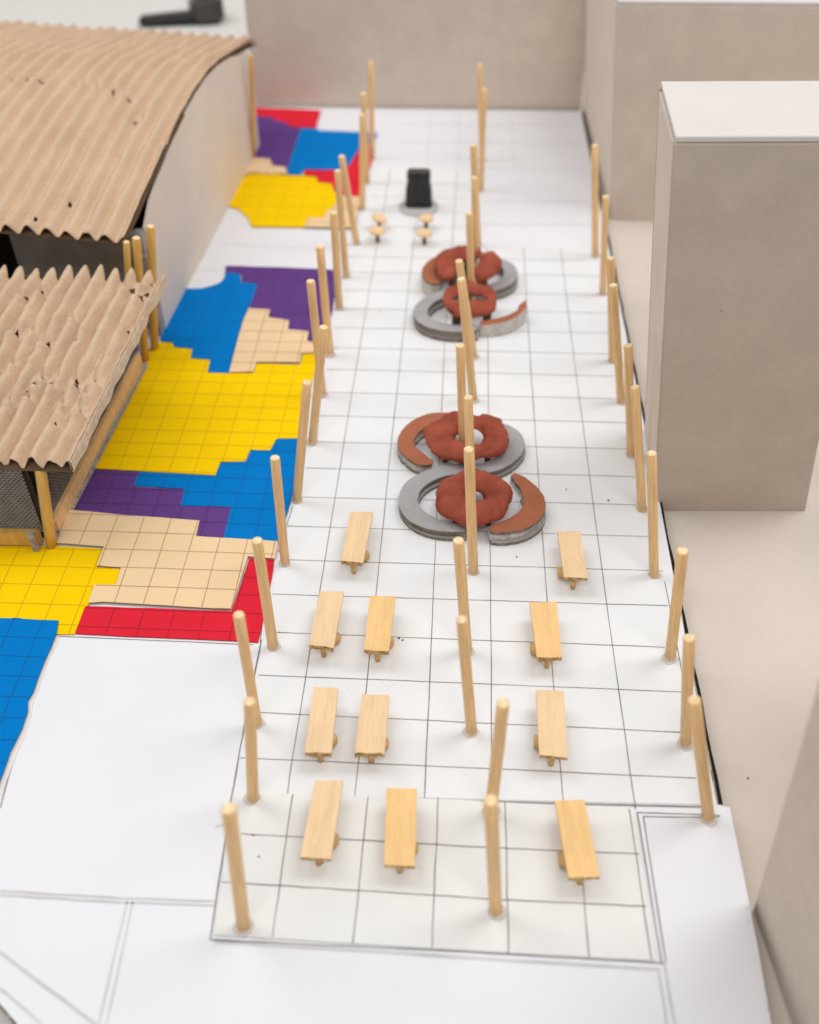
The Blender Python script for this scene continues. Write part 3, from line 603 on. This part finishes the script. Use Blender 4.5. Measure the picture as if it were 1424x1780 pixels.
# ================================================================== plank tables
def table(quad, label, m, side, hz=.42, th=.07, rough=False, dis=.5):
    tl, tr, br, bl = [G(x, y, hz) for x, y in quad]; c = (tl + tr + br + bl) / 4
    e = empty('plank_table', (c.x, c.y, .012)); tag(e, label, 'table', 'plank tables on the plaza')
    u = ((tr - tl) + (br - bl)) / 2; wd = u.length; v = ((tl - bl) + (tr - br)) / 2; ln = v.length
    un, vn = u.normalized(), v.normalized()
    bm = bmesh.new(); dz = Vector((0, 0, th)); N_ = 18
    lo, hi = [], []
    pts = [bl.lerp(br, i / N_) for i in range(N_ + 1)] + [tr.lerp(tl, i / 3) for i in range(4)]
    for i, p in enumerate(pts):
        j = vn * (noise.noise(p * 5) * .03 + rnd.uniform(-.006, .006) if rough and i <= N_ else rnd.uniform(-.002, .002))
        hi.append(bm.verts.new(p + j)); lo.append(bm.verts.new(p + j - dz + (vn * (-.012 + noise.noise(p * 8 + dz) * .03) if rough and i <= N_ else Vector()) + Vector((0, 0, noise.noise(p * 7) * .025 - .012 if rough and i <= N_ else 0))))
    n = len(pts); bm.faces.new(hi); bm.faces.new(list(reversed(lo)))
    for i in range(n):
        f = bm.faces.new((lo[i], lo[(i + 1) % n], hi[(i + 1) % n], hi[i])); f.material_index = 1 if (i < N_ or N_ < i < n - 1) else 0
    pk = finish(bm, 'plank', [m, M['plank_end']], e, origin=(c.x, c.y, hz))
    # orientation of grain follows the plank
    me = pk.data; a = math.atan2(vn.x, vn.y); rot = Matrix.Rotation(a, 4, 'Z'); me.transform(rot); pk.rotation_euler = (0, 0, -a)
    cc = Vector((c.x, c.y, 0))
    for s_ in (-1, 1):
        p = cc + vn * (ln * .5 - .12) * s_; bm = bmesh.new(); rod(bm, (p.x, p.y, .014), (p.x, p.y, hz - th), .045, .045, 10, wob=.04)
        finish(bm, 'leg', [M['prop'], M['prop']], e)
    p = cc - vn * (ln * .14); q = un * (wd * .5 + .035)
    a_ = p - q * (1 if side < 0 else .72); b_ = p + q * (1 if side > 0 else .72)
    bm = bmesh.new(); rod(bm, (a_.x, a_.y, .115), (b_.x, b_.y, .115), .105, .10, 16, wob=.05, bev=.45); finish(bm, 'cross_dowel', [M['prop'], M['prop']], e)
    return e
table([(609, 889), (649, 890), (631, 978), (593, 975)], 'plank table alone beside the lower ring sculpture, on the paper side', M['plank'], 1, rough=True)
table([(969, 923), (1009, 923), (1022, 1005), (981, 1003)], 'plank table alone on the outer side, next after the lower ring sculpture', M['plank'], -1)
table([(556, 1028), (598, 1028), (580, 1125), (537, 1121)], 'plank table closest to the red L-shaped paper, dark far edge', M['plank'], 1, rough=True)
table([(643, 1036), (688, 1036), (676, 1132), (633, 1130)], 'streaky grained plank table in the middle of its row of three', M['plank2'], 1, rough=True)
table([(921, 1047), (968, 1046), (977, 1143), (934, 1142)], 'golden plank table on the outer side, second from the rings', M['plank2'], -1, rough=True)
table([(545, 1194), (588, 1196), (576, 1309), (530, 1307)], 'pale plank table with round dowel end showing, left of the roughest-ended table', M['plank'], 1, rough=True)
table([(629, 1207), (677, 1208), (668, 1311), (617, 1308)], 'plank table with the roughest broken front end, middle of its row', M['plank'], 1, rough=True, th=.09)
table([(932, 1199), (980, 1201), (987, 1317), (938, 1312)], 'smooth pale plank table on the outer side, third from the rings', M['plank'], -1)
table([(548, 1357), (596, 1356), (575, 1493), (522, 1490)], 'plank table with a long crack, on the tracing paper near the paper side', M['plank'], 1)
table([(672, 1370), (725, 1371), (721, 1506), (668, 1503)], 'deep golden plank table in the middle of the tracing paper sheet', M['plank2'], 1)
table([(965, 1392), (1016, 1390), (1043, 1524), (989, 1526)], 'plank table turned askew on the tracing paper, outer side', M['plank2'], -1)

# ================================================================== ring sculptures
def band(pts, widths, z0, z1, name, mt, ms_, parent, jit=.0, o=None, s=None, ny=2, zlayers=None):
    """a flat card arc: centre line in world xy with widths"""
    n = len(pts); Lp, Rp = [], []
    for i in range(n):
        a = Vector(pts[max(i - 1, 0)]); b = Vector(pts[min(i + 1, n - 1)]); d = (b - a).normalized(); nn = Vector((-d.y, d.x)); p = Vector(pts[i]); h = widths[i] / 2
        Lp.append(p + nn * h + Vector((rnd.uniform(-jit, jit), rnd.uniform(-jit, jit)))); Rp.append(p - nn * h + Vector((rnd.uniform(-jit, jit), rnd.uniform(-jit, jit))))
    bm = bmesh.new()
    T = [(bm.verts.new((*l, z1)), bm.verts.new((*r, z1))) for l, r in zip(Lp, Rp)]; B = [(bm.verts.new((*l, z0)), bm.verts.new((*r, z0))) for l, r in zip(Lp, Rp)]
    for i in range(n - 1):
        f = bm.faces.new((T[i][0], T[i][1], T[i + 1][1], T[i + 1][0])); f.material_index = 0
        f = bm.faces.new((B[i][0], B[i + 1][0], B[i + 1][1], B[i][1])); f.material_index = 1
        f = bm.faces.new((T[i][0], T[i + 1][0], B[i + 1][0], B[i][0])); f.material_index = 1
        f = bm.faces.new((T[i][1], B[i][1], B[i + 1][1], T[i + 1][1])); f.material_index = 1
    for i in (0, n - 1): f = bm.faces.new((T[i][0], B[i][0], B[i][1], T[i][1])); f.material_index = 1
    return finish(bm, name, [mt, ms_], parent)
def catmull(pts, k=5):
    out = []
    P_ = [pts[0]] + list(pts) + [pts[-1]]
    for i in range(1, len(P_) - 2):
        p0, p1, p2, p3 = P_[i - 1:i + 3]
        for j in range(k):
            t = j / k
            out.append(tuple(.5 * ((2 * p1[c]) + (-p0[c] + p2[c]) * t + (2 * p0[c] - 5 * p1[c] + 4 * p2[c] - p3[c]) * t * t + (-p0[c] + 3 * p1[c] - 3 * p2[c] + p3[c]) * t ** 3) for c in range(len(p1))))
    out.append(tuple(pts[-1])); return out
def arcband(pix, z0, z1, name, mt, ms_, parent, off=(0, 0), jit=.004, zg=None):
    """pix: (px, py, width) along the centre line of the arc's top face"""
    pts = []
    for x, y, wd in pix:
        g = G(x, y, zg if zg is not None else z1); pts.append((g.x + off[0], g.y + off[1], wd))
    c = catmull(pts, 6)
    return band([(a, b) for a, b, _ in c], [max(.05, w_) for _, _, w_ in c], z0, z1, name, mt, ms_, parent, jit)
def donut(center, R, r, name, m, parent, squash=.75, tilt=(0, 0), pinch=0.0, lump=.06, seed=0, gap=None, ex=1.0, ey=1.0, rz=0.0):
    bm = bmesh.new(); nu, nv = 56, 20; rows = []
    full = gap is None
    for i in range(nu + (0 if full else 1)):
        th = 2 * PI * i / nu if full else gap[0] + (gap[1] - gap[0]) * i / nu
        pr = r * (1 - pinch * abs(math.cos(th)) ** 3)
        if not full:
            e = min(i, nu - i) / nu * 9; pr *= math.sqrt(max(.02, 1 - (1 - min(e, 1)) ** 2))
        ring = []
        for j in range(nv):
            ph = 2 * PI * j / nv; rr = R + math.cos(ph) * pr
            p = Vector((math.cos(th) * rr * ex, math.sin(th) * rr * ey, math.sin(ph) * pr * squash))
            nz = noise.noise(p * 2.2 + Vector((seed, 0, 0))) * lump + noise.noise(p * 7 + Vector((seed, 3, 0))) * lump * .35
            cr = -.07 * max(0, 1 - abs(math.sin(th * 1.5 + seed + math.cos(ph) * .5 + noise.noise(p * 3) * .5)) * 13) * (1 if math.sin(ph) > -.2 else 0)
            p += Vector((math.cos(th) * math.cos(ph), math.sin(th) * math.cos(ph), math.sin(ph))) * (nz + cr)
            p.z += tilt[0] * p.x + tilt[1] * p.y
            p.rotate(Matrix.Rotation(rz, 3, 'Z')); ring.append(bm.verts.new(p + Vector(center)))
        rows.append(ring)
    n = len(rows)
    for i in range(n if full else n - 1):
        a, b = rows[i], rows[(i + 1) % n]
        for j in range(nv): f = bm.faces.new((a[j], b[j], b[(j + 1) % nv], a[(j + 1) % nv])); f.smooth = True
    if not full: bm.faces.new(rows[0]); bm.faces.new(list(reversed(rows[-1])))
    o = finish(bm, name, m, parent, smooth=True)
    return o
def stumps(spots, h, parent, r=.09, m='stump', name='support'):
    for x, y in spots:
        bm = bmesh.new(); rod(bm, (x, y, .013), (x, y, h), r, r * .95, 10, wob=.08, bev=.05, cap=0); finish(bm, name, M[m], parent)
Zs = lambda o, s, L_: [(o[0] + a / s, o[1] + b / s, w_) for a, b, w_ in L_]
# --- nearer sculpture
SA = empty('ring_sculpture', (3.5, 6.3, .012)); tag(SA, 'nearer figure-eight of grey card arcs and rust arcs around two clay rings', 'sculpture')
gl = Zs((670, 700), 4.747, [(900, 190, .26), (985, 215, .30), (1055, 270, .34), (1078, 350, .36), (1030, 430, .36), (930, 500, .34), (800, 540, .30), (640, 543, .30), (480, 562, .31), (340, 612, .33), (230, 690, .36), (188, 790, .37), (205, 870, .37), (270, 940, .37), (380, 995, .33), (500, 1022, .27), (600, 1035, .2), (660, 1043, .13)])
arcband(gl, .14, .22, 'grey_arc', M['greypaint'], M['layer'], SA)
arcband(gl, .016, .09, 'grey_arc', M['greypaint'], M['layer'], SA, off=(.02, -.04), zg=.22)
arcband([(x, y, w_ * .5) for x, y, w_ in gl], .09, .14, 'card_layer', M['pale_layer'], M['pale_layer'], SA, zg=.22)
ol = Zs((670, 700), 4.747, [(640, 110, .22), (520, 112, .26), (390, 122, .30), (290, 165, .33), (215, 225, .34), (170, 300, .33), (180, 370, .33), (240, 430, .33), (310, 475, .30), (390, 492, .12)])
arcband(ol, .22, .29, 'rust_arc', M['rust'], M['layer'], SA)
arcband([(x, y, w_ * .85) for x, y, w_ in ol], .09, .22, 'card_layer', M['pale_layer'], M['pale_layer'], SA, zg=.29, jit=.015)
arcband([(x, y, w_) for x, y, w_ in ol], .016, .09, 'grey_arc', M['greypaint'], M['layer'], SA, zg=.29, jit=.01)
orr = Zs((670, 700), 4.747, [(1050, 592, .10), (1100, 625, .22), (1170, 690, .30), (1222, 770, .38), (1230, 850, .42), (1190, 925, .42), (1100, 985, .38), (1000, 1018, .30), (920, 1035, .22), (865, 1042, .12)])
arcband(orr, .24, .32, 'rust_arc', M['rust'], M['layer'], SA, jit=.008)
arcband([(x, y, w_ * .8) for x, y, w_ in orr], .09, .24, 'card_layer', M['pale_layer'], M['pale_layer'], SA, zg=.32, jit=.02)
arcband(orr[2:], .016, .09, 'grey_arc', M['greypaint'], M['layer'], SA, off=(.02, -.05), zg=.32)
c1 = G(810, 757, .52); c2 = G(822.5, 858, .50)
donut((c1.x, c1.y + .03, .46), .53, .265, 'clay_ring', M['clay'], SA, .52, (.05, .03), seed=1.0, ex=1.08, ey=.84, lump=.14)
donut((c2.x, c2.y - .06, .45), .435, .262, 'clay_ring', M['clay'], SA, .66, (0, .05), seed=4.0, lump=.11)
stumps([(c1.x - .4, c1.y - .2), (c1.x + .45, c1.y - .3), (c1.x, c1.y + .5)], .36, SA, .06); stumps([(c2.x - .3, c2.y - .3), (c2.x + .3, c2.y - .3), (c2.x, c2.y + .35)], .34, SA, .06)
# --- farther sculpture
SB = empty('ring_sculpture', (3.6, 12.7, .012)); tag(SB, 'farther figure-eight of grey arcs with clay petals raised on dark props', 'sculpture')
gl = Zs((700, 420), 5.933, [(900, 190, .22), (1000, 205, .28), (1085, 250, .32), (1115, 320, .34), (1080, 400, .34), (980, 455, .32), (850, 480, .28), (700, 485, .28), (540, 505, .28), (390, 545, .30), (260, 610, .32), (190, 690, .34), (190, 760, .34), (250, 825, .34), (370, 870, .32), (500, 890, .30), (650, 895, .28), (760, 890, .2)])
arcband(gl, .20, .28, 'grey_arc', M['greypaint'], M['layer'], SB)
arcband(gl, .016, .11, 'grey_arc', M['greypaint'], M['layer'], SB, off=(.02, -.04), zg=.28)
arcband([(x, y, w_ * .6) for x, y, w_ in gl], .11, .20, 'card_layer', M['pale_layer'], M['pale_layer'], SB, zg=.28, jit=.01)
ol = Zs((700, 420), 5.933, [(930, 160, .15), (850, 138, .24), (740, 128, .28), (600, 135, .30), (470, 155, .32), (350, 200, .34), (280, 270, .34), (270, 340, .34), (320, 395, .32), (390, 415, .18)])
arcband(ol, .36, .43, 'rust_arc', M['rust'], M['layer'], SB)
arcband(ol[3:], .016, .36, 'card_layer', M['pale_layer'], M['pale_layer'], SB, zg=.43, jit=.01)
# tilted arc piece, standing on its edge
bm = bmesh.new(); a = G(700 + 800 / 5.933, 420 + 985 / 5.933, .02); b = G(700 + 1265 / 5.933, 420 + 835 / 5.933, .02); n = 14; rows = []
for i in range(n + 1):
    t = i / n; p = a.lerp(b, t); p.y -= .28 * math.sin(PI * t) * .6; p.x += .12 * math.sin(PI * t); hh = .34 + .10 * t; wd = .10 + .16 * (t > .75) + .06 * math.sin(PI * t)
    rows.append([bm.verts.new((p.x, p.y, .02)), bm.verts.new((p.x, p.y, hh)), bm.verts.new((p.x - .02, p.y + wd, hh + .05)), bm.verts.new((p.x - .02, p.y + wd, .02))])
for r0_, r1_ in zip(rows, rows[1:]):
    for k, mi in ((0, 1), (1, 0), (2, 1), (3, 1)): f = bm.faces.new((r0_[k], r0_[(k + 1) % 4], r1_[(k + 1) % 4], r1_[k])); f.material_index = mi
for r_ in (rows[0], rows[-1]): f = bm.faces.new(r_); f.material_index = 1
finish(bm, 'rust_arc', [M['rust'], M['pale_layer']], SB)
c1 = G(813, 460, .62); c2 = G(817, 520, .62)
donut((c1.x - .02, c1.y, .60), .52, .27, 'clay_ring', M['clay'], SB, .55, (0, .1), seed=7.0, gap=(PI * .30, PI * 1.32), lump=.07)
donut((c1.x + .06, c1.y, .60), .50, .27, 'clay_ring', M['clay'], SB, .55, (.15, .1), seed=8.0, gap=(-PI * .42, PI * .22), lump=.07)
donut((c2.x, c2.y - .02, .62), .42, .25, 'clay_ring', M['clay'], SB, .55, (0, .12), seed=9.0, pinch=.65, ex=1.26, ey=.9, lump=.06)
stumps([(c1.x + .40, c1.y - .28), (c1.x - .35, c1.y - .3), (c1.x, c1.y + .4)], .52, SB, .10); stumps([(c2.x + .42, c2.y - .30), (c2.x - .30, c2.y - .35), (c2.x - .1, c2.y + .4)], .52, SB, .11)

# ================================================================== stools and the black piece
def stool(px, py, label, h=.37, r=.22, tl=(0, 0)):
    c = G(px, py, h); e = empty('round_stool', (c.x, c.y, .012)); tag(e, label, 'stool', 'little round stools at the far end')
    bm = bmesh.new(); rod(bm, (c.x, c.y, h - .06), (c.x + tl[0], c.y + tl[1], h), r, r, 20, bev=.1, wob=.03); finish(bm, 'seat', [M['dowel'], M['plank_end']], e).data.materials[1] = M['plank']
    bm = bmesh.new(); rod(bm, (c.x, c.y, .014), (c.x, c.y, h - .06), .05, .05, 8, wob=.04); finish(bm, 'leg', [M['stump'], M['stump']], e)
stool(656, 399, 'round wooden stool nearest the post row with coloured papers, its dark leg showing')
stool(659, 377, 'slightly tilted round wooden stool behind the dark-legged stool', tl=(.02, .0))
stool(738, 403, 'round wooden stool in front, on the side of the ring sculptures')
stool(741, 377, 'round wooden stool right at the foot of the black block', r=.21)
c = G(728, 362)
e = empty('black_sculpture', (c.x, c.y, .012)); tag(e, 'black twin-column block standing on a grey disc at the far plaza end', 'sculpture')
bm = bmesh.new(); rod(bm, (c.x, c.y, .013), (c.x, c.y, .075), .56, .56, 40, bev=.02); finish(bm, 'base_disc', M['disc'], e).data.materials.append(M['disc'])
for s_ in (-1, 1):
    bm = bmesh.new(); prev = None
    for t, rr, off in ((0, .25, .15), (.04, .26, .15), (.5, .24, .14), (.78, .20, .125), (.80, .215, .135), (.97, .21, .13), (1, .17, .13)):
        ring = [bm.verts.new((c.x + s_ * off * 1.05 + math.copysign(abs(math.cos(2 * PI * i / 24)) ** .55, math.cos(2 * PI * i / 24)) * rr * .9, c.y + .05 + math.copysign(abs(math.sin(2 * PI * i / 24)) ** .55, math.sin(2 * PI * i / 24)) * rr * .8, .075 + 1.02 * t)) for i in range(24)]
        if prev:
            for i in range(24): f = bm.faces.new((prev[i], prev[(i + 1) % 24], ring[(i + 1) % 24], ring[i])); f.smooth = True; f.material_index = 0
        prev = ring
    bm.faces.new(prev).material_index = 1  # lighter grey top: highlight put into the colour
    finish(bm, 'column', [M['black'], M['blackgrey']], e)

# black tool lying beyond the hall
a = G(243, 42, -.4); b = G(345, 36, -.4); c = G(388, 30, -.4)
e = empty('black_tool', (b.x, b.y, -.5)); tag(e, 'black tool with a thin handle and thick head lying beyond the hall roof', 'tool')
def blk(name, a, b, w0, w1, z0, z1, m, pr=.1):
    bm = bmesh.new(); d = (b - a); d.z = 0; d.normalize(); n = Vector((-d.y, d.x, 0))
    pts = [a - n * w0, b - n * w1, b + n * w1, a + n * w0]
    hexa(bm, [Vector((p.x, p.y, -.495)) for p in pts] + [Vector((pts[0].x, pts[0].y, z0)), Vector((pts[1].x, pts[1].y, z1)), Vector((pts[2].x, pts[2].y, z1)), Vector((pts[3].x, pts[3].y, z0))])
    bmesh.ops.bevel(bm, geom=bm.edges[:], offset=pr, segments=3, affect='EDGES'); return finish(bm, name, m, e)
blk('handle', a, b, .25, .35, -.1, 0.0, M['black']); blk('head', b + Vector((-.3, 0, 0)), c, .6, .7, .5, .65, M['blackgrey'], .2)
# crumbs on the plaza
bm = bmesh.new()
for px, py in ((662, 541), (984, 851), (898, 968), (1058, 870), (700, 1113), (694, 1110), (560, 1500), (440, 1453), (450, 1490), (1300, 1353), (295, 737)):
    g = G(px, py, .02); s_ = .017
    for k in range(2): box(bm, (g.x + rnd.uniform(-s_, 0), g.y + rnd.uniform(-s_, 0), .018), (g.x + rnd.uniform(.01, s_), g.y + rnd.uniform(.01, s_), .03))
tag(finish(bm, 'crumbs', M['edge']), 'tiny brown crumbs scattered over the papers', 'crumbs', kind='stuff')
